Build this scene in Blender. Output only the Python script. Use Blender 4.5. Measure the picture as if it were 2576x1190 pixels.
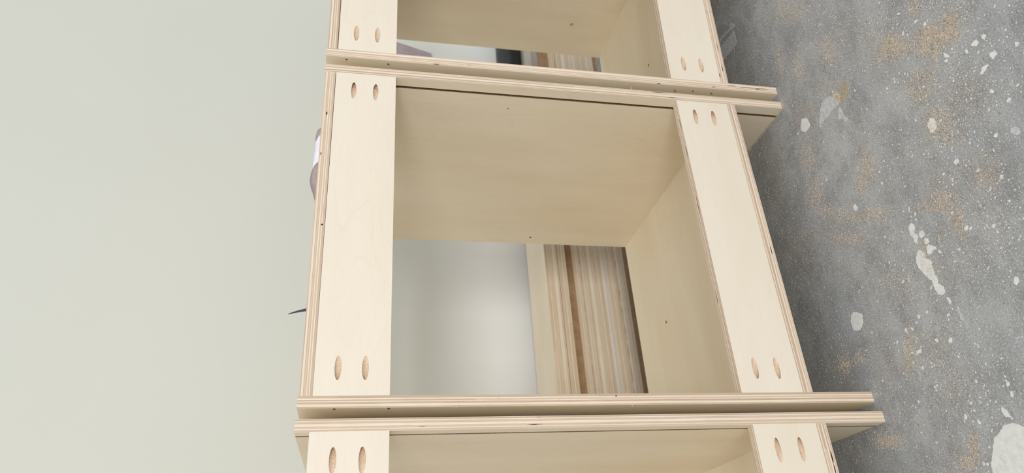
import bpy, bmesh, math, random
from mathutils import Vector, Matrix
R = random.Random(7)
for o in list(bpy.data.objects): bpy.data.objects.remove(o)
S = bpy.context.scene
COL = S.collection

# ------------------------------------------------------------------ camera (held rolled a quarter turn)
cam_d = bpy.data.cameras.new('camera'); cam = bpy.data.objects.new('camera', cam_d); COL.objects.link(cam)
right = Vector((-0.06411, -0.193297, -0.979044)); down = Vector((-0.876056, 0.480745, -0.03755)); fwd = Vector((0.477929, 0.85529, -0.200159))
m = Matrix(((right.x, -down.x, -fwd.x, -0.28242), (right.y, -down.y, -fwd.y, -1.02701), (right.z, -down.z, -fwd.z, 0.84221), (0, 0, 0, 1)))
cam.matrix_world = m
cam_d.sensor_width = 36; cam_d.lens = 1772.9 / 2576 * 36; cam_d.clip_start = .02
cam_d.dof.use_dof = True; cam_d.dof.focus_distance = 1.24; cam_d.dof.aperture_fstop = 7.0
S.camera = cam
# ------------------------------------------------------------------ light
w = bpy.data.worlds.new('world'); S.world = w; w.use_nodes = True
w.node_tree.nodes['Background'].inputs[0].default_value = (.985, .99, 1.0, 1); w.node_tree.nodes['Background'].inputs[1].default_value = .78
def area(name, loc, target, sx, sy, power, col=(1, 1, 1)):
    d = bpy.data.lights.new(name, 'AREA'); d.shape = 'RECTANGLE'; d.size = sx; d.size_y = sy; d.energy = power; d.color = col
    o = bpy.data.objects.new(name, d); COL.objects.link(o); o.location = loc
    o.rotation_euler = (Vector(target) - Vector(loc)).to_track_quat('-Z', 'Y').to_euler(); return o
area('window_light', (-1.1, -6.0, 2.15), (.3, .3, .5), 2.4, 1.3, 182, (1, .99, .965))
area('gap_fill_light', (3.9, .95, .75), (1.2, 1.1, .5), .6, 1.2, 9, (.97, .985, 1))  # added fill for the gap behind the cabinets, no doorway known there
area('overhead_fill_light', (-.5, -1.6, 2.9), (-.3, -1.1, .0), 2.4, 1.2, 8, (1, .985, .95))  # unseen overhead fill, added to brighten weakly from above
S.view_settings.view_transform = 'Standard'; S.view_settings.look = 'None'; S.view_settings.exposure = 0.0; S.view_settings.gamma = 1
S.view_settings.use_curve_mapping = False

# ------------------------------------------------------------------ node helper
class NT:
    def __init__(s, name):
        s.m = bpy.data.materials.new(name); s.m.use_nodes = True; s.t = s.m.node_tree; s.b = s.t.nodes['Principled BSDF']
    def n(s, typ, ins=None, **kw):
        x = s.t.nodes.new('ShaderNode' + typ)
        for k, v in kw.items(): setattr(x, k, v)
        for k, v in (ins or {}).items(): s.put(x.inputs[k], v)
        return x
    def put(s, i, v):
        if hasattr(v, 'bl_idname') and hasattr(v, 'outputs'): v = v.outputs[0]
        if isinstance(v, bpy.types.NodeSocket): s.t.links.new(v, i)
        else: i.default_value = v
    def ma(s, op, a, b=0., c=0.): return s.n('Math', {0: a, 1: b, 2: c}, operation=op).outputs[0]
    def mix(s, f, a, b, mode='MIX'):
        x = s.n('Mix', data_type='RGBA', blend_type=mode); s.put(x.inputs[0], f); s.put(x.inputs[6], a); s.put(x.inputs[7], b); return x.outputs[2]
    def noise(s, v, scale, detail=3, rough=.5, **k): return s.n('TexNoise', {'Vector': v, 'Scale': scale, 'Detail': detail, 'Roughness': rough}).outputs[0]
    def ramp(s, f, stops):
        r = s.n('ValToRGB', {0: f}); e = r.color_ramp.elements
        while len(e) > 1: e.remove(e[-1])
        e[0].position, c = stops[0]; e[0].color = c if len(c) == 4 else (*c, 1)
        for p, c in stops[1:]:
            q = e.new(p); q.color = c if len(c) == 4 else (*c, 1)
        return r.outputs[0]
    def bump(s, h, st, d=.001): s.put(s.b.inputs['Normal'], s.n('Bump', {'Height': h, 'Strength': st, 'Distance': d}).outputs[0])
def c4(r, g, b):
    f = lambda v: (v / 255 / 12.92) if v / 255 <= .04045 else ((v / 255 + .055) / 1.055) ** 2.4
    return (f(r), f(g), f(b), 1)

def ply_face(name, base, dark, streak):
    k = NT(name); uv = k.n('UVMap').outputs[0]; rnd = k.n('ObjectInfo').outputs['Random']
    off = k.n('CombineXYZ', {0: k.ma('MULTIPLY', rnd, 37.), 1: k.ma('MULTIPLY', rnd, 91.)}).outputs[0]
    p = k.n('VectorMath', {0: uv, 1: off}, operation='ADD').outputs[0]
    g1 = k.n('Mapping', {'Vector': p, 'Scale': (2.2, 9., 1)}).outputs[0]
    broad = k.noise(g1, 1.0, 4, .55)
    # cathedral figure: contour lines of a stretched noise
    cath = k.ma('FRACT', k.ma('MULTIPLY', k.noise(k.n('Mapping', {'Vector': p, 'Scale': (2.6, 9., 1)}).outputs[0], .8, 2, .5), 14.))
    line = k.ramp(cath, [(0, (0, 0, 0)), (.42, (0, 0, 0)), (.5, (1, 1, 1)), (.54, (.2, .2, .2)), (.7, (0, 0, 0)), (1, (0, 0, 0))])
    fine = k.noise(k.n('Mapping', {'Vector': p, 'Scale': (30., 900., 1)}).outputs[0], 1., 2, .6)
    col = k.mix(k.ramp(broad, [(.3, (0, 0, 0)), (.75, (1, 1, 1))]), base, dark)
    col = k.mix(k.ma('MULTIPLY', line, k.ma('MULTIPLY', k.ramp(k.noise(p, 3., 2), [(.4, (0, 0, 0)), (.7, (1, 1, 1))]), .17)), col, streak)
    col = k.mix(k.ma('MULTIPLY', k.ramp(fine, [(.45, (0, 0, 0)), (.75, (1, 1, 1))]), .12), col, streak)
    k.put(k.b.inputs['Base Color'], col); k.put(k.b.inputs['Roughness'], .58); k.b.inputs['Specular IOR Level'].default_value = .25
    k.bump(fine, .15, .0004); return k.m
M_FACE = ply_face('birch_face', c4(236, 227, 211), c4(230, 218, 198), c4(202, 181, 153))
M_CASE = ply_face('birch_face_bounce', c4(238, 226, 203), c4(230, 214, 186), c4(200, 176, 142))  # warm light bouncing between the panels is put into this birch colour
M_STACKFACE = ply_face('stack_sheet_face', c4(236, 224, 202), c4(226, 212, 186), c4(188, 166, 134))

def ply_edge(name, light, tan, brown, layers=7):
    k = NT(name); sx = k.n('SeparateXYZ', {0: k.n('UVMap').outputs[0]}); rnd = k.n('ObjectInfo').outputs['Random']
    u = sx.outputs[0]; v = k.ma('ADD', sx.outputs[1], k.ma('MULTIPLY', rnd, 53.))
    wob = k.noise(k.n('CombineXYZ', {0: v, 1: u}).outputs[0], 5., 3)
    u2 = k.ma('ADD', u, k.ma('MULTIPLY', k.ma('SUBTRACT', wob, .5), .07))
    # plies of uneven thickness, different on every piece
    u2 = k.ma('ADD', u2, k.ma('MULTIPLY', k.ma('SINE', k.ma('ADD', k.ma('MULTIPLY', u, 8.5), k.ma('MULTIPLY', rnd, 31.))), .055 if layers > 3 else .12))
    L = k.ma('MULTIPLY', u2, float(layers)); li = k.ma('FLOOR', L); lf = k.ma('FRACT', L)
    seg = k.ma('FLOOR', k.ma('ADD', k.ma('MULTIPLY', v, 1.3), k.ma('MULTIPLY', li, .37)))
    wn = k.n('TexWhiteNoise', {'Vector': k.n('CombineXYZ', {0: li, 1: k.ma('MULTIPLY', rnd, 19.), 2: seg}).outputs[0]}, noise_dimensions='3D').outputs['Value']
    par = k.ma('MODULO', k.ma('ABSOLUTE', li), 2.)
    odd = k.mix(wn, light, k.mix(.35, light, tan)); even = k.mix(wn, tan, brown)
    col = k.mix(par, even, odd)
    # end grain speckle on even plies
    sp = k.noise(k.n('CombineXYZ', {0: k.ma('MULTIPLY', v, 900.), 1: k.ma('MULTIPLY', u, 24.)}).outputs[0], 1., 2, .7)
    col = k.mix(k.ma('MULTIPLY', k.ramp(sp, [(.45, (0, 0, 0)), (.7, (1, 1, 1))]), k.ma('MULTIPLY_ADD', k.ma('SUBTRACT', 1., par), .3, .08)), col, c4(150, 118, 88))
    lng = k.noise(k.n('CombineXYZ', {0: k.ma('MULTIPLY', v, 14.), 1: k.ma('MULTIPLY', u, 22.)}).outputs[0], 1., 3, .6)
    col = k.mix(k.ma('MULTIPLY', k.ramp(lng, [(.4, (0, 0, 0)), (.7, (1, 1, 1))]), .35), col, c4(205, 178, 148))
    fl = k.noise(k.n('CombineXYZ', {0: k.ma('MULTIPLY', v, 5.), 1: k.ma('MULTIPLY', u2, 60.)}).outputs[0], 1., 3, .65)
    col = k.mix(k.ma('MULTIPLY', k.ramp(fl, [(.5, (0, 0, 0)), (.72, (1, 1, 1))]), .30), col, c4(176, 142, 112))
    # glue lines
    gl = k.ma('MINIMUM', lf, k.ma('SUBTRACT', 1., lf))
    glf = k.ramp(gl, [(0, (1, 1, 1)), (.05, (.9, .9, .9)), (.12, (0, 0, 0))])
    gn = k.ramp(k.noise(k.n('CombineXYZ', {0: k.ma('MULTIPLY', v, 30.), 1: li}).outputs[0], 1., 3, .6), [(.35, (.15, .15, .15)), (.65, (1, 1, 1))])
    col = k.mix(k.ma('MULTIPLY', k.ma('MULTIPLY', glf, gn), .55), col, c4(128, 96, 72))
    # voids inside single plies
    vn = k.noise(k.n('CombineXYZ', {0: k.ma('MULTIPLY', v, 18.), 1: k.ma('MULTIPLY', li, 7.7), 2: rnd}).outputs[0], 1., 2, .5)
    vo = k.ma('MULTIPLY', k.ramp(vn, [(.715 if layers > 3 else .99, (0, 0, 0)), (.74 if layers > 3 else 1., (1, 1, 1) if layers > 3 else (0, 0, 0))]), k.ramp(lf, [(.15, (0, 0, 0)), (.3, (1, 1, 1)), (.6, (1, 1, 1)), (.75, (0, 0, 0))]))
    col = k.mix(vo, col, c4(58, 38, 26))
    k.put(k.b.inputs['Base Color'], col); k.put(k.b.inputs['Roughness'], .75); k.b.inputs['Specular IOR Level'].default_value = .15
    k.bump(k.ma('SUBTRACT', k.ma('SUBTRACT', sp, k.ma('MULTIPLY', glf, .8)), k.ma('MULTIPLY', vo, 3.)), .5, .0005); return k.m
M_EDGE = ply_edge('plywood_edge', c4(244, 232, 214), c4(228, 208, 184), c4(200, 176, 154))
M_STACKEDGE = ply_edge('stack_edge', c4(244, 234, 214), c4(236, 220, 196), c4(226, 204, 176), 3)
M_GREYEDGE = ply_edge('grey_sheet_edge', c4(240, 234, 222), c4(234, 224, 210), c4(224, 212, 196), 2)

def plain(name, col, rough=.6, spec=.3, nscale=None, col2=None, bump=0):
    k = NT(name); k.put(k.b.inputs['Roughness'], rough); k.b.inputs['Specular IOR Level'].default_value = spec
    if nscale:
        p = k.n('TexCoord').outputs['Object']; f = k.noise(p, nscale, 4, .6)
        k.put(k.b.inputs['Base Color'], k.mix(k.ramp(f, [(.35, (0, 0, 0)), (.65, (1, 1, 1))]), col, col2 or col))
        if bump: k.bump(f, bump, .001)
    else: k.put(k.b.inputs['Base Color'], col)
    return k.m
M_POCKET = plain('drilled_wood', c4(240, 222, 198), .85, .1, 700, c4(208, 176, 148), .9)
M_GROOVE = plain('sawn_groove', c4(150, 118, 88), .85, .1, 500, c4(116, 84, 60), .4)
M_DARK = plain('dark_knot', c4(66, 46, 32), .8, .1)
M_KNOTRIM = plain('knot_rim', c4(150, 112, 74), .7, .1)
M_FIBRE = plain('wood_fibre', c4(235, 216, 186), .7, .2)
M_MDF = plain('brown_board', c4(172, 142, 110), .75, .2, 60, c4(156, 126, 94))
M_GREYBOARD = plain('grey_board', c4(176, 174, 166), .7, .2, 8, c4(166, 162, 155))
M_BEIGEBOARD = plain('beige_board', c4(196, 192, 180), .7, .2, 8, c4(186, 180, 168))
M_PIPE = plain('black_plastic', c4(26, 26, 28), .35, .5, 35, c4(38, 38, 40), .1)
M_TAUPE = plain('taupe_cloth', c4(168, 152, 152), .85, .15, 60, c4(150, 136, 134), .3)
M_WHITECLOTH = plain('white_cloth', c4(232, 232, 240), .8, .2, 60, c4(222, 222, 232), .2)
M_PAPER = plain('mauve_paper', c4(172, 158, 162), .85, .1, 25, c4(160, 147, 150), .1)
M_NAVY = plain('navy_plastic', c4(62, 64, 96), .5, .3)
M_PAINT = plain('white_paint', c4(228, 229, 225), .6, .3, 120, c4(212, 213, 209), .2)

def faint_paint():
    k = NT('worn_white_paint'); p = k.n('TexCoord').outputs['Object']
    f = k.ramp(k.noise(p, 160, 4, .65), [(.42, (0, 0, 0)), (.56, (1, 1, 1))])
    k.put(k.b.inputs['Base Color'], k.mix(k.ma('MULTIPLY', f, .6), c4(200, 203, 204), c4(166, 168, 169))); k.put(k.b.inputs['Roughness'], .65); return k.m
M_FAINT = faint_paint()

def concrete():
    k = NT('dusty_concrete'); p = k.n('TexCoord').outputs['Object']
    big = k.noise(p, 3.2, 5, .6); mid = k.noise(k.n('Mapping', {'Vector': p, 'Rotation': (0, 0, .9), 'Scale': (13., 20., 1)}).outputs[0], 1., 6, .7)
    st = k.noise(k.n('Mapping', {'Vector': p, 'Rotation': (0, 0, .9), 'Scale': (16., 110., 1)}).outputs[0], 1., 5, .7)
    st2 = k.noise(k.n('Mapping', {'Vector': p, 'Rotation': (0, 0, -.5), 'Scale': (6., 160., 1), 'Location': (4, 4, 0)}).outputs[0], 1., 4, .7)
    fine = k.noise(p, 380, 4, .75)
    col = k.mix(k.ramp(big, [(.3, (0, 0, 0)), (.7, (1, 1, 1))]), c4(152, 156, 160), c4(179, 181, 180))
    col = k.mix(k.ramp(mid, [(.42, (0, 0, 0)), (.7, (.8, .8, .8))]), col, c4(132, 133, 134))
    col = k.mix(k.ma('MULTIPLY', k.ramp(st, [(.52, (0, 0, 0)), (.78, (1, 1, 1))]), .28), col, c4(194, 196, 197))
    col = k.mix(k.ma('MULTIPLY', k.ramp(st2, [(.56, (0, 0, 0)), (.8, (1, 1, 1))]), .4), col, c4(192, 195, 198))
    dk = k.ramp(k.noise(k.n('Mapping', {'Vector': p, 'Location': (1.3, 5.2, 0)}).outputs[0], 9, 5, .7), [(.5, (0, 0, 0)), (.68, (1, 1, 1))])
    col = k.mix(k.ma('MULTIPLY', dk, .45), col, c4(118, 119, 120))
    warm = k.ramp(k.noise(k.n('Mapping', {'Vector': p, 'Location': (3.1, 1.7, 0)}).outputs[0], 8, 5, .65), [(.52, (0, 0, 0)), (.72, (1, 1, 1))])
    col = k.mix(k.ma('MULTIPLY', warm, .26), col, c4(182, 171, 154))
    col = k.mix(k.ma('MULTIPLY', k.ramp(fine, [(.5, (0, 0, 0)), (.66, (1, 1, 1))]), .5), col, c4(92, 91, 90))
    fl = k.noise(k.n('Mapping', {'Vector': p, 'Location': (8, 2, 0)}).outputs[0], 430, 3, .7)
    col = k.mix(k.ma('MULTIPLY', k.ramp(fl, [(.55, (0, 0, 0)), (.64, (1, 1, 1))]), .7), col, c4(218, 215, 208))
    k.put(k.b.inputs['Base Color'], col); k.put(k.b.inputs['Roughness'], .68); k.b.inputs['Specular IOR Level'].default_value = .25
    k.bump(k.ma('ADD', fine, st), .35, .001); return k.m
M_FLOOR = concrete()
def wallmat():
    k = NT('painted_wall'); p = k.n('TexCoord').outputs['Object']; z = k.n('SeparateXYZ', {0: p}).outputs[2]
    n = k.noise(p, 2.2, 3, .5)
    f = k.ramp(k.ma('ADD', z, k.ma('MULTIPLY', k.ma('SUBTRACT', n, .5), .25)), [(.42, (0, 0, 0)), (.62, (1, 1, 1))])  # lower wall painted whiter, for the light falling through the openings
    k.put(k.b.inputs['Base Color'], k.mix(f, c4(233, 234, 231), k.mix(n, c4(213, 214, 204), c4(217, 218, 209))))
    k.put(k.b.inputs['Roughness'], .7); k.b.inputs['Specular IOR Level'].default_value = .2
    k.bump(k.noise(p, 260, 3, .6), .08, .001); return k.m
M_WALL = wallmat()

# ------------------------------------------------------------------ object helpers
def tag(o, label=None, cat=None, group=None, kind=None):
    for k_, v_ in (('label', label), ('category', cat), ('group', group), ('kind', kind)):
        if v_: o[k_] = v_
    return o
def link(name, bm, mats, parent=None, smooth=False):
    me = bpy.data.meshes.new(name); bm.to_mesh(me); bm.free()
    for x in (mats if isinstance(mats, (list, tuple)) else [mats]): me.materials.append(x)
    if smooth:
        for p in me.polygons: p.use_smooth = True
    o = bpy.data.objects.new(name, me); COL.objects.link(o)
    if parent: o.parent = parent
    return o
def empty(name, loc, rz=0):
    o = bpy.data.objects.new(name, None); COL.objects.link(o); o.location = loc; o.rotation_euler = (0, 0, rz); o.empty_display_size = .05; return o
def add_box(bm, lo, hi):
    v = [bm.verts.new((hi[0] if i & 1 else lo[0], hi[1] if i & 2 else lo[1], hi[2] if i & 4 else lo[2])) for i in range(8)]
    for f in ((0, 2, 3, 1), (4, 5, 7, 6), (0, 1, 5, 4), (2, 6, 7, 3), (0, 4, 6, 2), (1, 3, 7, 5)): bm.faces.new([v[i] for i in f])
def add_bore(bm, start, d, r, L, r2, L2):
    """flat-bottomed slanted bore with a thin pilot hole, one closed solid along direction d"""
    d = Vector(d).normalized(); a = Vector((0, 0, 1)) if abs(d.z) < .9 else Vector((1, 0, 0)); e1 = d.cross(a).normalized(); e2 = d.cross(e1)
    N = 20; rings = []
    for t, rr in ((-.045, r), (L, r), (L, r2), (L + L2, r2)):
        rings.append([bm.verts.new(Vector(start) + d * t + (e1 * math.cos(2 * math.pi * i / N) + e2 * math.sin(2 * math.pi * i / N)) * rr) for i in range(N)])
    for a_, b_ in zip(rings, rings[1:]):
        for i in range(N): bm.faces.new((a_[i], a_[(i + 1) % N], b_[(i + 1) % N], b_[i]))
    bm.faces.new(rings[0][::-1]); bm.faces.new(rings[-1])
def board(name, lo, hi, thick, grain, parent=None, mats=None, cutters=None, bevel=.0004, shear=None):
    """a sheet-good piece: broad faces get the veneer, narrow faces the ply edge; cutters = function adding solids to a bmesh"""
    bm = bmesh.new(); add_box(bm, lo, hi)
    bmesh.ops.recalc_face_normals(bm, faces=bm.faces)
    if cutters:
        b2 = bmesh.new(); cutters(b2); bmesh.ops.recalc_face_normals(b2, faces=b2.faces)
        me = bpy.data.meshes.new('t'); bm.to_mesh(me); bm.free(); o = bpy.data.objects.new('t', me); COL.objects.link(o)
        m2 = bpy.data.meshes.new('t2'); b2.to_mesh(m2); b2.free(); o2 = bpy.data.objects.new('t2', m2); COL.objects.link(o2)
        md = o.modifiers.new('b', 'BOOLEAN'); md.object = o2; md.operation = 'DIFFERENCE'; md.solver = 'EXACT'
        dg = bpy.context.evaluated_depsgraph_get(); me3 = bpy.data.meshes.new_from_object(o.evaluated_get(dg))
        bm = bmesh.new(); bm.from_mesh(me3)
        bpy.data.objects.remove(o); bpy.data.objects.remove(o2); bpy.data.meshes.remove(me3)
    uvl = bm.loops.layers.uv.new('UVMap'); cross = 3 - thick - grain; off = R.random() * 5
    T = hi[thick] - lo[thick]
    for f in bm.faces:
        c = f.calc_center_median(); n = f.normal; ax = max(range(3), key=lambda i: abs(n[i]))
        on = abs(n[ax]) > .99 and (abs(c[ax] - lo[ax]) < 1e-5 or abs(c[ax] - hi[ax]) < 1e-5)
        f.material_index = 2 if not on else (0 if ax == thick else 1)
        for l in f.loops:
            p = l.vert.co
            if f.material_index == 0: l[uvl].uv = (p[grain], p[cross] + off)
            else:
                o_ = 3 - thick - ax if ax != thick else grain
                l[uvl].uv = ((p[thick] - lo[thick]) / T, p[o_] + off + ax)
    if shear:
        for v in bm.verts: v.co = shear(v.co)
    return link(name, bm, list(mats or (M_FACE, M_EDGE, M_POCKET)), parent)

# ------------------------------------------------------------------ setting
bm = bmesh.new()
vs = [bm.verts.new(p) for p in ((-4, -4, 0), (5, -4, 0), (5, 1.25, 0), (-4, 1.25, 0))]; bm.faces.new(vs)
floor = tag(link('floor', bm, M_FLOOR), 'grey concrete floor with paint drips and sawdust', kind='structure')
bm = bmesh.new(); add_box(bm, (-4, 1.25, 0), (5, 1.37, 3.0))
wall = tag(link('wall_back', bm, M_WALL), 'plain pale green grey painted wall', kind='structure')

# ------------------------------------------------------------------ cabinet carcasses
T, H, F, D = .018, .9318, .1102, .6304
RT, RB, E = .1095, .1111, .0021
def grooved(x0, x1, inner):
    # groove for the back panel, 6 mm wide, 23 mm in from the rear edge
    def c(b):
        if inner > 0: add_box(b, (x1 - .006, .0232, -.02), (x1 + .01, .0292, H + .02))
        else: add_box(b, (x0 - .01, .0232, -.02), (x0 + .006, .0292, H + .02))
    return c
def cabinet(loc, rz, xa, xb, label, top=True, tilt=0., gap=.0003):
    r = empty('base_cabinet', loc, rz); tag(r, label, 'cabinet', 'unfinished plywood base cabinets standing in a row')
    GM = (M_CASE, M_EDGE, M_GROOVE); PM = (M_CASE, M_EDGE, M_POCKET)
    sp = []
    sp.append(board('side_panel', (xa, 0, 0), (xa + T, D, H), 0, 2, r, GM, grooved(xa, xa + T, 1)))
    sp.append(board('side_panel', (xb - T, 0, 0), (xb, D, H), 0, 2, r, GM, grooved(xb - T, xb, -1)))
    xi, xj = xa + T, xb - T
    board('bottom_panel', (xi, 0, F), (xj, D, F + T), 2, 0, r, PM)
    zt = H - E - T
    if top == 'full': board('top_panel', (xi, 0, zt), (xj, D, zt + T), 2, 0, r)
    elif top:
        board('top_stretcher', (xi, 0, zt), (xj, .19, zt + T), 2, 0, r); board('top_stretcher', (xi, D - .1, zt), (xj, D, zt + T), 2, 0, r)
    def holes(zs):
        def c(b):
            for z in zs:
                for x, s in ((xi + .0418, -1), (xj - .0400, 1)):
                    add_bore(b, (x + .0002 * (z > .85), 0, z), (s * math.cos(.262), math.sin(.262), 0), .0049, .0215, .0019, .03)
        return c
    t1 = zt - gap
    sh = (lambda co: Vector((co.x, co.y, co.z - tilt * (1 if co.z > zt - .03 else .3) * max(0, (co.x - xi) / (xj - xi) - .12)))) if tilt else None
    board('top_rail', (xi, 0, zt - RT), (xj, T, t1), 1, 0, r, cutters=holes((.8780, .8385)), shear=sh)
    board('bottom_rail', (xi, 0, F + T), (xj, T, F + T + RB), 1, 0, r, cutters=holes((.2050, .1650)))
    return r, sp
c2, s2 = cabinet((0, 0, 0), 0, 0, .6415, 'middle one of three plywood base cabinets, shown whole, open back with two pocket-holed rails', tilt=.0010)
c1, s1 = cabinet((.6635, .0015, 0), -.0618, 0, .6154, 'plywood base cabinet at the top of the photo, black pipe seen through its opening', top='full', gap=.0014)
c3, s3 = cabinet((-.018, -.0109, 0), -.0044, -.6415, 0, 'plywood base cabinet at the bottom of the photo, without a top panel', top=False)

def disc_part(name, parent, c, axis, r1, r2, mat, h=.0003, n=10, sgn=1):
    bm = bmesh.new(); ax = [i for i in range(3) if i != axis]
    ring = []
    for z in (0, h * sgn):
        rr = []
        for i in range(n):
            p = [0, 0, 0]; a = 2 * math.pi * i / n; k_ = .85 + .3 * R.random()
            p[axis] = c[axis] + z; p[ax[0]] = c[ax[0]] + r1 * math.cos(a) * k_; p[ax[1]] = c[ax[1]] + r2 * math.sin(a) * k_; rr.append(bm.verts.new(p))
        ring.append(rr)
    bm.faces.new(ring[0]); bm.faces.new(ring[1])
    for i in range(n): bm.faces.new((ring[0][i], ring[0][(i + 1) % n], ring[1][(i + 1) % n], ring[1][i]))
    bmesh.ops.recalc_face_normals(bm, faces=bm.faces)
    return link(name, bm, mat, parent)
XI = .6415 - T
disc_part('knot', s2[1], (XI, .595, .412), 0, .0028, .0024, M_DARK, sgn=-1)
disc_part('knot', s2[1], (XI, .066, .575), 0, .0010, .0022, M_DARK, sgn=-1)
k_ = disc_part('knot', s1[1], (.5974, .493, .2615), 0, .0055, .0045, M_KNOTRIM, sgn=-1)
disc_part('knot', s1[1], (.5970, .493, .2615), 0, .0028, .0022, M_FIBRE, sgn=-1)
b2 = [o for o in c2.children if o.name.startswith('bottom_panel')][0]; b1 = [o for o in c1.children if o.name.startswith('bottom_panel')][0]
disc_part('knot', b2, (.327, .458, F + T), 2, .004, .0022, M_DARK)
disc_part('knot', b2, (.575, .19, F + T), 2, .0018, .0012, M_DARK)
disc_part('knot', b1, (.309, .306, F + T), 2, .005, .0022, M_DARK)

for c_, pts in ((s1[0], ((.0119, 0, .1045, .0007, .010), (.0103, 0, .0681, .0006, .016), (.0095, 0, .0452, .0010, .006), (.0109, 0, .0309, .0005, .012))),
                (s2[0], ((.0143, 0, .4543, .0008, .0016),)), (s2[1], ((.6397, 0, .2719, .0006, .020),))):
    for x, y, z, a, b in pts: disc_part('ply_void', c_, (x, y, z), 1, a, b, M_DARK, .00015, 9, -1)
for c_, pts in ((b1, ((.0367, .1261, .006, .0010), (.0565, .1168, .008, .0009), (.1121, .1172, .014, .0005))), (b2, ((.2831, .1164, .008, .0008),)),
                ([o for o in c3.children if o.name.startswith('bottom_panel')][0], ((-.0712, .1154, .009, .0011), (-.0892, .1161, .007, .0009))),
                ([o for o in c2.children if o.name.startswith('top_stretcher')][0], ((.5271, .9219, .004, .0012), (.3001, .9158, .0016, .0016)))):
    for x, z, a, b in pts: disc_part('ply_void', c_, (x, 0, z), 1, a, b, M_DARK, .00015, 9, -1)
rl = [o for o in c2.children if o.name.startswith('bottom_rail')][0]
for x, y, a in ((.566, .004, .012), (.499, .0036, .012), (.378, .0062, .020), (.19, .0120, .012)): disc_part('ply_void', rl, (x, y, F + T + RB), 2, a, .0006, M_DARK, .00015, 9)

def screw_tip(parent, y, z):
    bm = bmesh.new(); a = R.uniform(-.6, .6)
    ring = [bm.verts.new((0, y + .0012 * math.cos(t) + .0012 * math.cos(2 * t) * .2, z + .0026 * math.sin(t))) for t in [i * math.pi / 3 for i in range(6)]]
    tip = bm.verts.new((-.0022, y + .001 * a, z + .001)); bm.faces.new(ring)
    for i in range(6): bm.faces.new((ring[i], ring[(i + 1) % 6], tip))
    bmesh.ops.recalc_face_normals(bm, faces=bm.faces)
    link('screw_tip', bm, M_DARK, parent)
for y, z in ((.0059, .8940), (.0094, .8164), (.0164, .2268), (.0128, .1883), (.0154, .1447)): screw_tip(s1[0], y, z)
for y, z in ((.004, .880), (.004, .803)): screw_tip(s2[0], y, z)

def fibres(name, parent, pts, seed, wid=.0004):
    rr = random.Random(seed); bm = bmesh.new()
    for p, d, L in pts:
        p = Vector(p); d = Vector(d).normalized(); s = Vector((rr.gauss(0, 1), rr.gauss(0, 1), rr.gauss(0, 1))).cross(d).normalized()
        b = s.cross(d) * L * rr.uniform(-.5, .5); pr = None
        for i in range(4):
            t = i / 3; q = p + d * L * t + b * t * t; w_ = wid * (1 - .85 * t)
            cur = [bm.verts.new(q + s * w_ * math.cos(a) + s.cross(d) * w_ * math.sin(a)) for a in (0, 2.1, 4.2)]
            if pr:
                for j in range(3): bm.faces.new((pr[j], pr[(j + 1) % 3], cur[(j + 1) % 3], cur[j]))
            pr = cur
        bm.faces.new(pr)
    return tag(link(name, bm, M_FIBRE, parent), kind='stuff')
# torn fibres along saw cuts and a few long loose slivers
def edge_pts(n, x, y, za, zb, dx, Lm=.0022): return [((x, y + R.uniform(0, .001), R.uniform(za, zb)), (dx, R.uniform(-1, .2), R.gauss(0, .7)), R.uniform(.0006, Lm)) for _ in range(n)]
fibres('loose_fibres', s2[1], edge_pts(110, .6415, 0, .1, .93, .6) + [((.6415, .001, .333), (.8, -.3, .1), .009)], 1)
fibres('loose_fibres', s2[0], edge_pts(50, 0, 0, .05, .93, -.6) + [((.001, 0, .474), (-.7, -.5, .6), .013), ((.001, 0, .43), (-.7, -.4, .3), .006)], 2)
def rail_pts(n, xa, xb, y, z, zs, Lm=.002): return [((R.uniform(xa, xb), y + R.uniform(0, .018), z), (R.gauss(0, .7), R.uniform(-1, .3), zs), R.uniform(.0006, Lm)) for _ in range(n)]
for c_, s_, xa, xb in ((c2, 3, .018, .6235), (c1, 4, .018, .597), (c3, 5, -.6235, -.018)):
    rail = [o for o in c_.children if o.name.startswith('bottom_rail')][0]
    fibres('loose_fibres', rail, rail_pts(160, xa, xb, 0, F + T + RB, .7), s_)
def pocket_fibres(rail, xs, zs, seed):
    pts = []
    for x in xs:
        for z in zs:
            for _ in range(9):
                a = R.uniform(0, 6.28); pts.append(((x + .016 * math.cos(a), .0002, z + .0045 * math.sin(a)), (-math.cos(a) * R.random() + .3, .35, -math.sin(a) + R.gauss(0, .3)), R.uniform(.002, .006)))
    fibres('loose_fibres', rail, pts, seed, .0003)
for c_, xs, s_ in ((c2, (.0598, .5835), 8), (c1, (.0598,), 9), (c3, (-.0760,), 10)):
    for nm, zs in (('top_rail', (.878, .8385)), ('bottom_rail', (.205, .165))):
        pocket_fibres([o for o in c_.children if o.name.startswith(nm)][0], xs, zs, s_)

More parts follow.
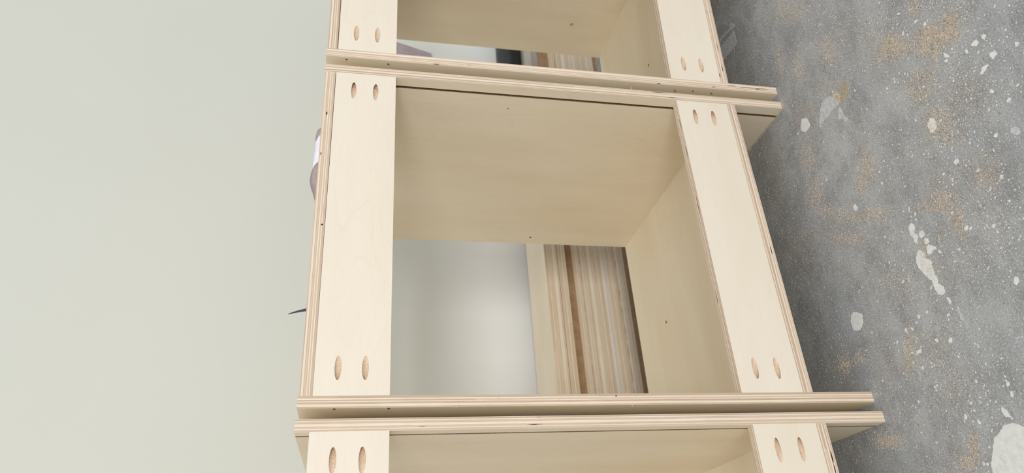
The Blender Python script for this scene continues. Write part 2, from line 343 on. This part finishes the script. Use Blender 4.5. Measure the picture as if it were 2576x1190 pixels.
# ------------------------------------------------------------------ stack of sheets against the wall
SM = (M_STACKFACE, M_STACKEDGE, M_POCKET); SG = (M_STACKFACE, M_GREYEDGE, M_POCKET); SB = (M_MDF, M_MDF, M_MDF)
GS = 'sheets stacked flat against the wall behind the cabinets'
layers = [(0, .012, SB, 'thin lowest sheet of the stack against the wall, painted brown for the shade at the floor'),  # shadow strip at the floor put into the brown of this sheet
 (.012, .028, SG, 'white-edged sheet second from the floor in the stack against the wall'),
 (.028, .051, SM, 'cream plywood sheet third from the floor in the stack against the wall'),
 (.051, .073, SM, 'cream plywood sheet fourth from the floor, just under the grey-white sheet of the stack'),
 (.073, .0965, SG, 'grey-white edged sheet halfway down the stack against the wall'),
 (.0965, .121, SM, 'tan-edged plywood sheet resting on the grey-white sheet of the stack'),
 (.121, .1445, SM, 'plywood sheet with smudged edge, third below the brown board of the stack'),
 (.1445, .167, SM, 'plywood sheet with plain edge, second below the brown board of the stack'),
 (.167, .1885, SM, 'pale plywood sheet directly under the brown board of the stack'),
 (.1885, .2125, SB, 'brown fibreboard sheet set back within the stack against the wall')]
for z0, z1, mt, lb in layers:
    fy = .93 + R.uniform(0, .004) + (.010 if mt is SB and z0 else 0)
    nm = 'brown_sheet' if mt is SB else 'plywood_sheet'
    o = board(nm, (-1.2 + R.uniform(0, .03), fy, z0 + (.0006 if z0 else 0)), (2.44, 1.165 - R.uniform(0, .006), z1), 2, 0, None, mt); tag(o, lb, 'board', GS)
o = board('plywood_sheet', (-1.1, .928, .2127), (1.15, 1.163, .2385), 2, 0, None, SM); tag(o, 'cream plywood sheet on top of the brown board, behind the middle cabinet', 'board', GS)
o = board('plywood_sheet', (-1.1, .93, .2403), (1.15, 1.167, .2620), 2, 0, None, SM); tag(o, 'plywood sheet second from the top of the stack, above a dark gap', 'board', GS)
o = board('plywood_sheet', (-1.12, .932, .2622), (1.14, 1.160, .2810), 2, 0, None, SM); tag(o, 'topmost plywood sheet of the stack with its pale upper face showing', 'board', GS)
o = board('narrow_board', (1.19, 1.0, .2127), (2.4, 1.165, .2380), 2, 0, None, (M_GREYBOARD,) * 3); tag(o, 'grey narrow board lying on the brown board under the black pipe', 'board')
o = board('narrow_board', (1.19, .998, .2382), (2.4, 1.163, .2640), 2, 0, None, (M_BEIGEBOARD,) * 3); tag(o, 'beige grey narrow board directly under the black pipe', 'board')
# black pipe, hollow
bm = bmesh.new(); N = 40; rings = []
for x, r_ in ((1.22, .043), (1.22, .0475), (1.224, .049), (2.35, .049), (2.354, .0475), (2.354, .043)):
    rings.append([bm.verts.new((x, 1.07 + r_ * math.cos(2 * math.pi * i / N), .3132 + r_ * math.sin(2 * math.pi * i / N))) for i in range(N)])
rings.append(rings[0])
for a_, b_ in zip(rings, rings[1:]):
    for i in range(N): bm.faces.new((a_[i], a_[(i + 1) % N], b_[(i + 1) % N], b_[i]))
bmesh.ops.recalc_face_normals(bm, faces=bm.faces)
tag(link('plastic_pipe', bm, M_PIPE, smooth=True), 'thick black plastic pipe lying on grey boards, seen through the top cabinet', 'pipe')
# mauve paper taped to the wall
bm = bmesh.new(); P4 = [(1.868, .606), (1.46, .610), (1.52, .86), (1.948, .852)]
for x, z in P4: pass
fr = [bm.verts.new((x, 1.243, z)) for x, z in P4]; bk = [bm.verts.new((x, 1.2495, z)) for x, z in P4]
bm.faces.new(fr); bm.faces.new(bk[::-1])
for i in range(4): bm.faces.new((fr[i], bk[i], bk[(i + 1) % 4], fr[(i + 1) % 4]))
bmesh.ops.recalc_face_normals(bm, faces=bm.faces)
tag(link('card_sheet', bm, M_PAPER), 'mauve grey card with a slanted edge on the wall, seen through the top cabinet', 'card')

# ------------------------------------------------------------------ things lying on the middle cabinet
def lump(name, secs, mat, parent, yc=.15, z0=.9298, seg=18):
    """secs: (x, half width in y, height, y shift) cloth sections lying on the top panel"""
    bm = bmesh.new(); rings = []
    for x, hw, h, ys in secs:
        rings.append([bm.verts.new((x + .004 * math.sin(5 * math.sin(2 * math.pi * i / seg) + x * 90), yc + ys + hw * math.cos(2 * math.pi * i / seg), z0 + h / 2 + h / 2 * math.sin(2 * math.pi * i / seg))) for i in range(seg)])
    for a_, b_ in zip(rings, rings[1:]):
        for i in range(seg): bm.faces.new((a_[i], a_[(i + 1) % seg], b_[(i + 1) % seg], b_[i]))
    bm.faces.new(rings[0]); bm.faces.new(rings[-1]); bmesh.ops.recalc_face_normals(bm, faces=bm.faces)
    return link(name, bm, mat, parent, True)
rag = empty('folded_cloth', (0, 0, 0)); tag(rag, 'taupe and white folded cloth lying on top of the middle cabinet', 'cloth')
lump('cloth_end', [(.606, .002, .004, 0), (.600, .014, .012, 0), (.590, .024, .0190, 0), (.578, .028, .0215, 0), (.567, .027, .0200, 0), (.560, .02, .012, 0)], M_TAUPE, rag)
lump('cloth_middle', [(.569, .018, .010, 0), (.565, .030, .0190, 0), (.558, .031, .0212, 0), (.553, .028, .0190, 0), (.547, .030, .0205, 0), (.530, .029, .0212, 0), (.512, .029, .0222, 0), (.501, .03, .0220, 0), (.492, .028, .019, 0), (.486, .02, .010, 0)], M_WHITECLOTH, rag)['label'] = 'white middle of the cloth'
lump('cloth_end', [(.508, .018, .010, -.004), (.501, .027, .0190, -.004), (.491, .030, .0240, -.004), (.478, .031, .0250, -.004), (.462, .030, .0225, -.004), (.446, .028, .0170, -.004), (.430, .02, .010, 0), (.416, .008, .003, 0)], M_TAUPE, rag)
bm = bmesh.new(); pr = None
for i in range(9):
    t = i / 8; x = .203 - .006 * t - .004 * t * t; y = .12; z = .930 + .0385 * t; wd = .0036 * (1 - t) ** .7 + .0003; th = .0012 * (1 - .6 * t)
    cur = [bm.verts.new((x + s_ * th + .0 * q, y + q * wd * 1.2, z)) for s_, q in ((-1, -1), (1, -1), (1, 1), (-1, 1))]
    if pr:
        for j in range(4): bm.faces.new((pr[j], pr[(j + 1) % 4], cur[(j + 1) % 4], cur[j]))
    else: bm.faces.new(cur)
    pr = cur
bm.faces.new(pr); bmesh.ops.recalc_face_normals(bm, faces=bm.faces)
tag(link('plastic_strip', bm, M_NAVY, smooth=True), 'thin navy pointed plastic strip sticking up from the top of the middle cabinet', 'strip')

# ------------------------------------------------------------------ paint on the floor
DUST = [[0.8442,-0.0228,-0.0353,-0.035,-0.0408,0.0192,350,2],[0.7893,-0.1129,-0.0466,-0.0447,-0.0244,0.0116,1000,0],[0.6287,-0.1644,-0.02,-0.0213,-0.0291,0.014,900,0],[0.7293,-0.0333,-0.0145,-0.0158,-0.0351,0.0166,500,0],[0.6629,-0.08,-0.0184,-0.0205,-0.0222,0.0106,450,0],[0.4656,-0.3687,-0.0245,-0.0251,-0.0167,0.0083,2300,0],[0.446,-0.4011,-0.0096,-0.0097,-0.0086,0.0043,400,0],[0.522,-0.3016,-0.0169,-0.0175,-0.0109,0.0053,600,0],[0.5001,-0.3088,-0.0186,-0.0197,-0.0083,0.0041,600,0],[0.5144,-0.2815,-0.0143,-0.0154,-0.0146,0.0072,450,0],[0.4591,-0.345,-0.0091,-0.0097,-0.0057,0.0028,250,0],[0.5368,-0.3633,-0.0102,-0.0097,-0.0128,0.0063,320,0],[0.4627,-0.407,-0.012,-0.0118,-0.0076,0.0038,300,0],[0.4377,-0.3609,-0.0033,-0.0035,-0.0122,0.0061,160,0],[0.342,-0.3245,-0.0194,-0.0248,-0.0185,0.0092,700,1],[0.3108,-0.3214,-0.0158,-0.0212,-0.0118,0.0059,420,1],[0.4234,-0.3256,-0.024,-0.0274,-0.0141,0.007,500,0],[0.4035,-0.3112,-0.0132,-0.0157,-0.0125,0.0062,350,1],[0.3406,-0.3066,-0.0057,-0.0075,-0.011,0.0055,250,0],[0.4702,-0.4173,-0.0269,-0.0258,-0.0161,0.0081,350,1],[0.4751,-0.0222,-0.016,-0.023,-0.0321,0.0154,600,0],[0.4026,-0.0125,-0.0143,-0.0228,-0.0265,0.0127,800,0],[0.3519,-0.0373,-0.023,-0.0386,-0.0108,0.0052,450,0],[0.3026,-0.0927,-0.0299,-0.0515,-0.0101,0.0049,600,0],[0.2841,-0.1445,-0.0143,-0.0241,-0.0097,0.0048,400,0],[0.3669,-0.1601,-0.0111,-0.0163,-0.0236,0.0116,700,0],[0.3451,-0.1305,-0.0066,-0.0102,-0.0164,0.008,350,0],[0.3173,-0.0077,-0.0476,-0.0861,-0.0176,0.0085,1200,2],[0.2759,-0.068,-0.0243,-0.0445,-0.0089,0.0043,450,0],[0.2298,-0.277,-0.013,-0.0211,-0.0128,0.0064,650,0],[0.2281,-0.2508,-0.0155,-0.0259,-0.0065,0.0032,350,0],[0.187,-0.2856,-0.0049,-0.0085,-0.0114,0.0057,350,0],[0.1687,-0.2827,-0.0027,-0.0048,-0.0083,0.0041,90,0],[0.2343,-0.3496,-0.0198,-0.0292,-0.0176,0.0088,700,2],[0.2163,-0.3515,-0.0139,-0.0212,-0.015,0.0075,300,0],[0.1739,-0.2037,-0.0036,-0.007,-0.0165,0.0082,350,0],[0.1449,-0.2069,-0.004,-0.0083,-0.0098,0.0048,250,1],[0.1811,-0.2419,-0.0014,-0.0026,-0.0075,0.0037,90,0],[0.0526,-0.1101,-0.0034,-0.0094,-0.0279,0.0138,450,0],[0.0289,-0.1031,-0.0068,-0.0202,-0.0122,0.006,350,2],[0.0788,0.0454,-0.0054,-0.0161,-0.0139,0.0068,420,0],[0.0795,0.0046,-0.0046,-0.0133,-0.0111,0.0054,200,0],[-0.0653,-0.0039,-0.0068,-0.0297,-0.0103,0.0051,800,0],[-0.1082,-0.167,-0.0024,-0.0105,-0.0148,0.0074,350,0],[-0.1283,-0.1458,-0.003,-0.0148,-0.0089,0.0045,350,0],[0.1554,-0.1419,-0.0177,-0.0377,-0.0258,0.0127,450,0],[0.3269,0.0923,-0.0351,-0.0679,-0.0576,0.0275,1600,2],[0.2344,-0.0241,-0.04,-0.0817,-0.0387,0.0188,1200,2],[0.4831,-0.1324,-0.0399,-0.0516,-0.0267,0.0129,500,2],[0.5803,-0.0582,-0.0366,-0.0453,-0.029,0.0139,600,2],[0.5586,-0.1436,-0.0301,-0.0353,-0.0171,0.0082,350,0],[0.5265,-0.1534,-0.0102,-0.0123,-0.008,0.0039,350,3],[0.5289,-0.173,-0.0072,-0.0085,-0.0106,0.0051,200,3],[0.5633,0.0181,-0.0334,-0.0449,-0.0453,0.0215,600,2],[0.4734,0.0847,-0.023,-0.0362,-0.0682,0.0323,1000,2],[0.736,0.0641,-0.0631,-0.074,-0.033,0.0155,500,2],[0.6428,-0.2222,-0.0401,-0.0397,-0.0403,0.0195,500,2],[0.573,-0.2913,-0.0413,-0.0409,-0.0373,0.0183,500,1],[0.379,-0.3718,-0.0372,-0.0427,-0.0479,0.0239,500,1],[0.3295,-0.3861,-0.0255,-0.0308,-0.0308,0.0154,450,1],[0.1552,-0.3351,-0.0181,-0.0315,-0.0293,0.0147,450,1],[0.0324,-0.1663,-0.0147,-0.0409,-0.0317,0.0158,400,1],[-0.0331,-0.1819,-0.0116,-0.0387,-0.0303,0.0151,350,1]]
SPLASH = [[[0.1746,-0.1888],[0.1835,-0.1959],[0.1809,-0.2036],[0.1746,-0.2076],[0.1655,-0.2066],[0.1585,-0.2136],[0.1479,-0.2118],[0.1362,-0.2111],[0.1288,-0.2126],[0.1218,-0.2108],[0.1137,-0.2168],[0.1058,-0.217],[0.1025,-0.2129],[0.1034,-0.2066],[0.1107,-0.2019],[0.1196,-0.2012],[0.1288,-0.2015],[0.1391,-0.1953],[0.1521,-0.1894],[0.1634,-0.186]],[[0.2243,-0.1958],[0.2288,-0.2018],[0.2261,-0.2079],[0.2188,-0.208],[0.2129,-0.2032],[0.2058,-0.207],[0.198,-0.2031],[0.1966,-0.1979],[0.2057,-0.1968],[0.2141,-0.1945]],[[0.2065,-0.2109],[0.2086,-0.2174],[0.2036,-0.2211],[0.1988,-0.2197],[0.197,-0.2152],[0.2003,-0.2106]],[[0.1922,-0.2164],[0.1932,-0.2222],[0.187,-0.2234],[0.1843,-0.2195],[0.1865,-0.2153]],[[0.1805,-0.215],[0.1823,-0.2194],[0.1781,-0.2259],[0.1739,-0.2299],[0.1696,-0.2303],[0.1699,-0.2245],[0.1666,-0.2177],[0.1717,-0.2132]],[[0.0956,-0.2168],[0.095,-0.2197],[0.0883,-0.2204],[0.0846,-0.2202],[0.0847,-0.217],[0.0898,-0.2155]],[[0.1487,-0.0074],[0.1542,-0.0124],[0.1545,-0.0206],[0.1499,-0.0297],[0.1427,-0.0363],[0.1343,-0.0333],[0.1255,-0.0279],[0.1222,-0.0196],[0.1223,-0.0117],[0.1288,-0.0046],[0.1382,-0.0034]],[[0.5489,-0.0344],[0.5595,-0.0439],[0.5557,-0.0551],[0.5442,-0.061],[0.5318,-0.0593],[0.5294,-0.0496],[0.5314,-0.0405],[0.5407,-0.0334]],[[-0.129,-0.1889],[-0.1128,-0.1998],[-0.1061,-0.2052],[-0.1035,-0.2121],[-0.0991,-0.2204],[-0.0956,-0.2276],[-0.0952,-0.2364],[-0.098,-0.2455],[-0.105,-0.2548],[-0.1245,-0.2839],[-0.1529,-0.2811],[-0.1865,-0.2583],[-0.2088,-0.2172],[-0.1978,-0.1714],[-0.1631,-0.1766],[-0.1434,-0.1823]],[[-0.0744,-0.2322],[-0.0744,-0.2362],[-0.081,-0.2409],[-0.0866,-0.2421],[-0.0906,-0.2453],[-0.0917,-0.2434],[-0.0879,-0.2388],[-0.0832,-0.2331]],[[0.3702,-0.4381],[0.3677,-0.444],[0.3614,-0.4444],[0.3601,-0.4395],[0.3599,-0.4365],[0.3675,-0.4347]],[[0.4042,-0.4182],[0.405,-0.4269],[0.3985,-0.4289],[0.3958,-0.4238],[0.4001,-0.4184]],[[0.3552,-0.4109],[0.3605,-0.4165],[0.3602,-0.4266],[0.3569,-0.4279],[0.3538,-0.4191],[0.3518,-0.4122]],[[0.4033,-0.438],[0.402,-0.4418],[0.3975,-0.4424],[0.3938,-0.4377],[0.4008,-0.4368]],[[0.3549,-0.4712],[0.3551,-0.474],[0.3511,-0.4766],[0.3487,-0.4754],[0.3503,-0.4715]],[[0.3488,-0.3011],[0.3553,-0.3095],[0.3504,-0.3158],[0.3381,-0.3149],[0.3336,-0.3109],[0.3329,-0.3028],[0.3413,-0.3008]],[[0.4285,-0.3742],[0.4237,-0.3793],[0.4162,-0.3806],[0.4172,-0.3769],[0.4236,-0.3743]],[[0.3234,-0.4125],[0.3241,-0.415],[0.321,-0.4177],[0.3177,-0.4175],[0.3165,-0.4147],[0.32,-0.4122]],[[0.2928,-0.4264],[0.2951,-0.4303],[0.2922,-0.4329],[0.2884,-0.431],[0.2885,-0.4283]],[[0.2686,-0.3167],[0.2695,-0.3236],[0.2654,-0.3255],[0.2629,-0.3219],[0.2638,-0.3175]],[[0.3219,-0.0974],[0.3254,-0.1038],[0.3203,-0.1082],[0.3128,-0.1057],[0.3153,-0.0988]],[[0.0733,-0.3293],[0.0747,-0.3326],[0.0713,-0.3348],[0.0668,-0.3332],[0.0643,-0.3287],[0.0668,-0.3259]],[[0.154,-0.3317],[0.1531,-0.3355],[0.1491,-0.3349],[0.1483,-0.3317],[0.1511,-0.3302]],[[0.173,-0.2903],[0.1741,-0.2954],[0.1695,-0.2954],[0.1669,-0.2918],[0.1696,-0.2894]],[[0.0388,-0.191],[0.0404,-0.1966],[0.0363,-0.1977],[0.0332,-0.1946],[0.0344,-0.1912]],[[-0.067,-0.1696],[-0.0662,-0.1731],[-0.0707,-0.1731],[-0.073,-0.1711],[-0.0718,-0.1687]],[[-0.0793,-0.1888],[-0.0799,-0.1914],[-0.0847,-0.1927],[-0.0858,-0.1907],[-0.083,-0.1884]],[[-0.0535,-0.1869],[-0.0528,-0.1903],[-0.0561,-0.1901],[-0.057,-0.1874],[-0.0553,-0.1853]],[[0.0445,-0.1254],[0.0451,-0.1311],[0.0445,-0.1361],[0.0393,-0.1327],[0.0401,-0.1268],[0.0401,-0.1232]]]
FAINT = [[[0.5258,-0.0895],[0.5444,-0.1025],[0.5502,-0.1133],[0.5493,-0.1261],[0.5399,-0.1397],[0.5421,-0.1484],[0.5383,-0.1541],[0.5269,-0.1586],[0.5169,-0.1537],[0.5155,-0.1406],[0.5162,-0.1257],[0.5128,-0.1085],[0.514,-0.0985],[0.5061,-0.0841],[0.5133,-0.0835]],[[0.5079,-0.1419],[0.5069,-0.1489],[0.4866,-0.1513],[0.4739,-0.156],[0.4727,-0.1494],[0.4855,-0.1434],[0.4898,-0.1356]],[[0.0745,-0.2247],[0.0733,-0.2288],[0.0604,-0.2302],[0.0548,-0.2304],[0.0553,-0.2261],[0.0643,-0.2251]],[[0.0502,-0.2297],[0.0471,-0.2327],[0.0378,-0.2334],[0.0368,-0.2329],[0.0441,-0.2297]],[[0.2554,-0.4164],[0.2499,-0.4236],[0.2416,-0.4233],[0.2451,-0.4159],[0.2526,-0.413]],[[0.9365,0.1464],[0.9325,0.1284],[0.9302,0.0911],[0.9253,0.0809],[0.8994,0.0807],[0.887,0.0864],[0.8901,0.1139],[0.8933,0.1379],[0.8962,0.1495],[0.9134,0.1526]],[[0.9557,0.1442],[0.9575,0.1323],[0.9478,0.0956],[0.9546,0.084],[0.9367,0.0715],[0.9324,0.0776],[0.9417,0.1027],[0.9484,0.1298],[0.9472,0.1437]]]
def blob(name, pts, mat, h, parent=floor):
    # smooth, ragged outline from the corner points
    n = len(pts); out = []
    for i in range(n):
        p0, p1, p2, p3 = (Vector(pts[(i + k) % n]) for k in (-1, 0, 1, 2))
        for s in range(4):
            t = s / 4; q = .5 * ((2 * p1) + (p2 - p0) * t + (2 * p0 - 5 * p1 + 4 * p2 - p3) * t * t + (3 * p1 - p0 - 3 * p2 + p3) * t ** 3)
            out.append(q + Vector((R.gauss(0, .0006), R.gauss(0, .0006))))
    bm = bmesh.new(); lo = [bm.verts.new((q.x, q.y, 0.00002)) for q in out]; c = sum(out, Vector((0, 0))) / len(out)
    up = [bm.verts.new((q.x + (c.x - q.x) * .02, q.y + (c.y - q.y) * .02, h)) for q in out]
    f = bm.faces.new(up); m_ = len(out)
    for i in range(m_): bm.faces.new((lo[i], lo[(i + 1) % m_], up[(i + 1) % m_], up[i]))
    bmesh.ops.triangulate(bm, faces=[f]); bmesh.ops.recalc_face_normals(bm, faces=bm.faces)
    if sum(f.normal.z for f in bm.faces) < 0: bmesh.ops.reverse_faces(bm, faces=bm.faces)
    return link(name, bm, mat, parent)
for p in SPLASH: blob('paint_splash', p, M_PAINT, .0005)
for p in FAINT: blob('worn_paint', p, M_FAINT, .0003)
def inside_view(x, y):
    return -.35 < x < 1.3 and -.65 < y < .5
def flecks():
    vs, fs = [], []; rr = random.Random(3)
    def dot(x, y, r):
        n = 7; a0 = rr.random() * 6; el = rr.uniform(.7, 1.4); rot = rr.random() * 3.1; b = len(vs); zz = .00012 + .0004 * rr.random()
        for i in range(n):
            a = a0 + 6.283 * i / n; u, v = r * math.cos(a) * el, r * math.sin(a) / el
            k = rr.uniform(.8, 1.15); vs.append((x + k * (u * math.cos(rot) - v * math.sin(rot)), y + k * (u * math.sin(rot) + v * math.cos(rot)), zz))
        fs.append(tuple(range(b, b + n)))
    for _ in range(15000):
        x, y = rr.uniform(-.35, 1.2), rr.uniform(-.65, .3)
        if rr.random() > (.25 if y > -.05 else (.5 if y > -.15 else 1)): continue
        dot(x, y, min(.0036, .00042 * math.exp(abs(rr.gauss(0, .62)))))
    for cx, cy, s, n in ((.147, -.29, .05, 260), (.30, -.33, .06, 260), (-.03, -.16, .05, 240), (.06, -.12, .05, 160), (.42, -.40, .08, 220), (.52, -.33, .05, 160), (.17, -.12, .04, 90), (-.09, -.25, .04, 90)):
        for _ in range(n): dot(cx + rr.gauss(0, s), cy + rr.gauss(0, s), min(.0034, .00045 * math.exp(abs(rr.gauss(0, .72)))))
    me = bpy.data.meshes.new('paint_flecks'); me.from_pydata(vs, [], fs); me.materials.append(M_PAINT)
    o = bpy.data.objects.new('paint_flecks', me); COL.objects.link(o); o.parent = floor; o['kind'] = 'stuff'
flecks()

# ------------------------------------------------------------------ sawdust: real chips
def chipmat(name, a, b):
    k = NT(name); r_ = k.n('NewGeometry').outputs['Random Per Island']; k.put(k.b.inputs['Base Color'], k.ramp(r_, [(0, a), (.5, b), (1, (min(1, a[0] * 1.15), min(1, a[1] * 1.15), min(1, a[2] * 1.15), 1))])); k.put(k.b.inputs['Roughness'], .8); return k.m
M_TAN = chipmat('sawdust_tan', c4(222, 207, 188), c4(192, 177, 157)); M_PALE = chipmat('sawdust_pale', c4(232, 222, 205), c4(204, 192, 172)); M_DULL = chipmat('sawdust_dull', c4(184, 166, 140), c4(128, 116, 104))
M_GRIT = chipmat('grey_grit', c4(150, 148, 144), c4(96, 94, 92))
M_YEL = chipmat('sawdust_yellow', c4(200, 176, 128), c4(180, 154, 108))
def dust():
    rr = random.Random(11); vs, fs, mi = [], [], []
    def foot(x, y):  # True where a side panel stands
        for ox, oy, a, xs in ((0, 0, 0, (0, .6235)), (.6635, .0015, -.0618, (0, .5974)), (-.018, -.0109, -.0044, (-.6415, -.018))):
            c, s = math.cos(a), math.sin(a); u = c * (x - ox) + s * (y - oy); v = -s * (x - ox) + c * (y - oy)
            if -.002 < v < D + .002 and any(q - .002 < u < q + T + .002 for q in xs): return True
        return False
    def chip(x, y, s, mt):
        if foot(x, y): return
        a = rr.random() * 6.283; L = s * rr.uniform(.8, 2.0); W = s * rr.uniform(.4, .8); h = s * rr.uniform(.25, .7); b = len(vs)
        ca, sa = math.cos(a), math.sin(a); t = rr.uniform(-.3, .8) * s
        for u, v, z in ((-L, -W, 0), (L, -W * .7, max(0, t) * .5), (L * .8, W, max(0, -t) * .5), (-L * .9, W * .8, 0), (rr.uniform(-.5, .5) * L, 0, h + .0003)):
            vs.append((x + .5 * (u * ca - v * sa), y + .5 * (u * sa + v * ca), z + .0001))
        fs.extend([(b, b + 1, b + 4), (b + 1, b + 2, b + 4), (b + 2, b + 3, b + 4), (b + 3, b, b + 4)]); mi.extend([mt] * 4)
    for cx, cy, ux, uy, wx, wy, n, tone in DUST:
        for _ in range(int(n * 1.9)):
            g, h = rr.gauss(0, .62), rr.gauss(0, .62)
            s = .0004 + .0008 * rr.random() ** 2
            mt = {0: rr.choice((0, 0, 0, 1, 2)), 1: rr.choice((1, 1, 0, 2)), 2: rr.choice((2, 2, 0, 1)), 3: 3}[tone]
            chip(cx + ux * g + wx * h, cy + uy * g + wy * h, s * (.8 if tone == 2 else 1.15), mt)
    for _ in range(110000):
        x, y = rr.uniform(-.35, 1.25), rr.uniform(-.62, .45)
        if rr.random() > (1 if y > -.22 else .55): continue
        chip(x, y, .00035 + .0011 * rr.random() ** 3, rr.choice((0, 1, 1, 2, 4, 1, 4)))
    # line of dust swept against the foot of the middle cabinet
    for _ in range(700):
        y = rr.uniform(.0, .22); chip(.6212 - abs(rr.gauss(0, .0014)), y, .0004 + .0009 * rr.random(), rr.choice((0, 0, 2)))
    for _ in range(160):
        y = rr.uniform(-.004, -.0005); chip(rr.uniform(.62, .645), y - .0022, .0004 + .0006 * rr.random(), 0)
    me = bpy.data.meshes.new('sawdust'); me.from_pydata(vs, [], fs)
    for x in (M_TAN, M_PALE, M_DULL, M_YEL, M_GRIT): me.materials.append(x)
    me.polygons.foreach_set('material_index', mi)
    o = bpy.data.objects.new('sawdust', me); COL.objects.link(o)
    tag(o, 'tan and pale sawdust strewn in patches over the concrete floor', 'sawdust', kind='stuff')
dust()
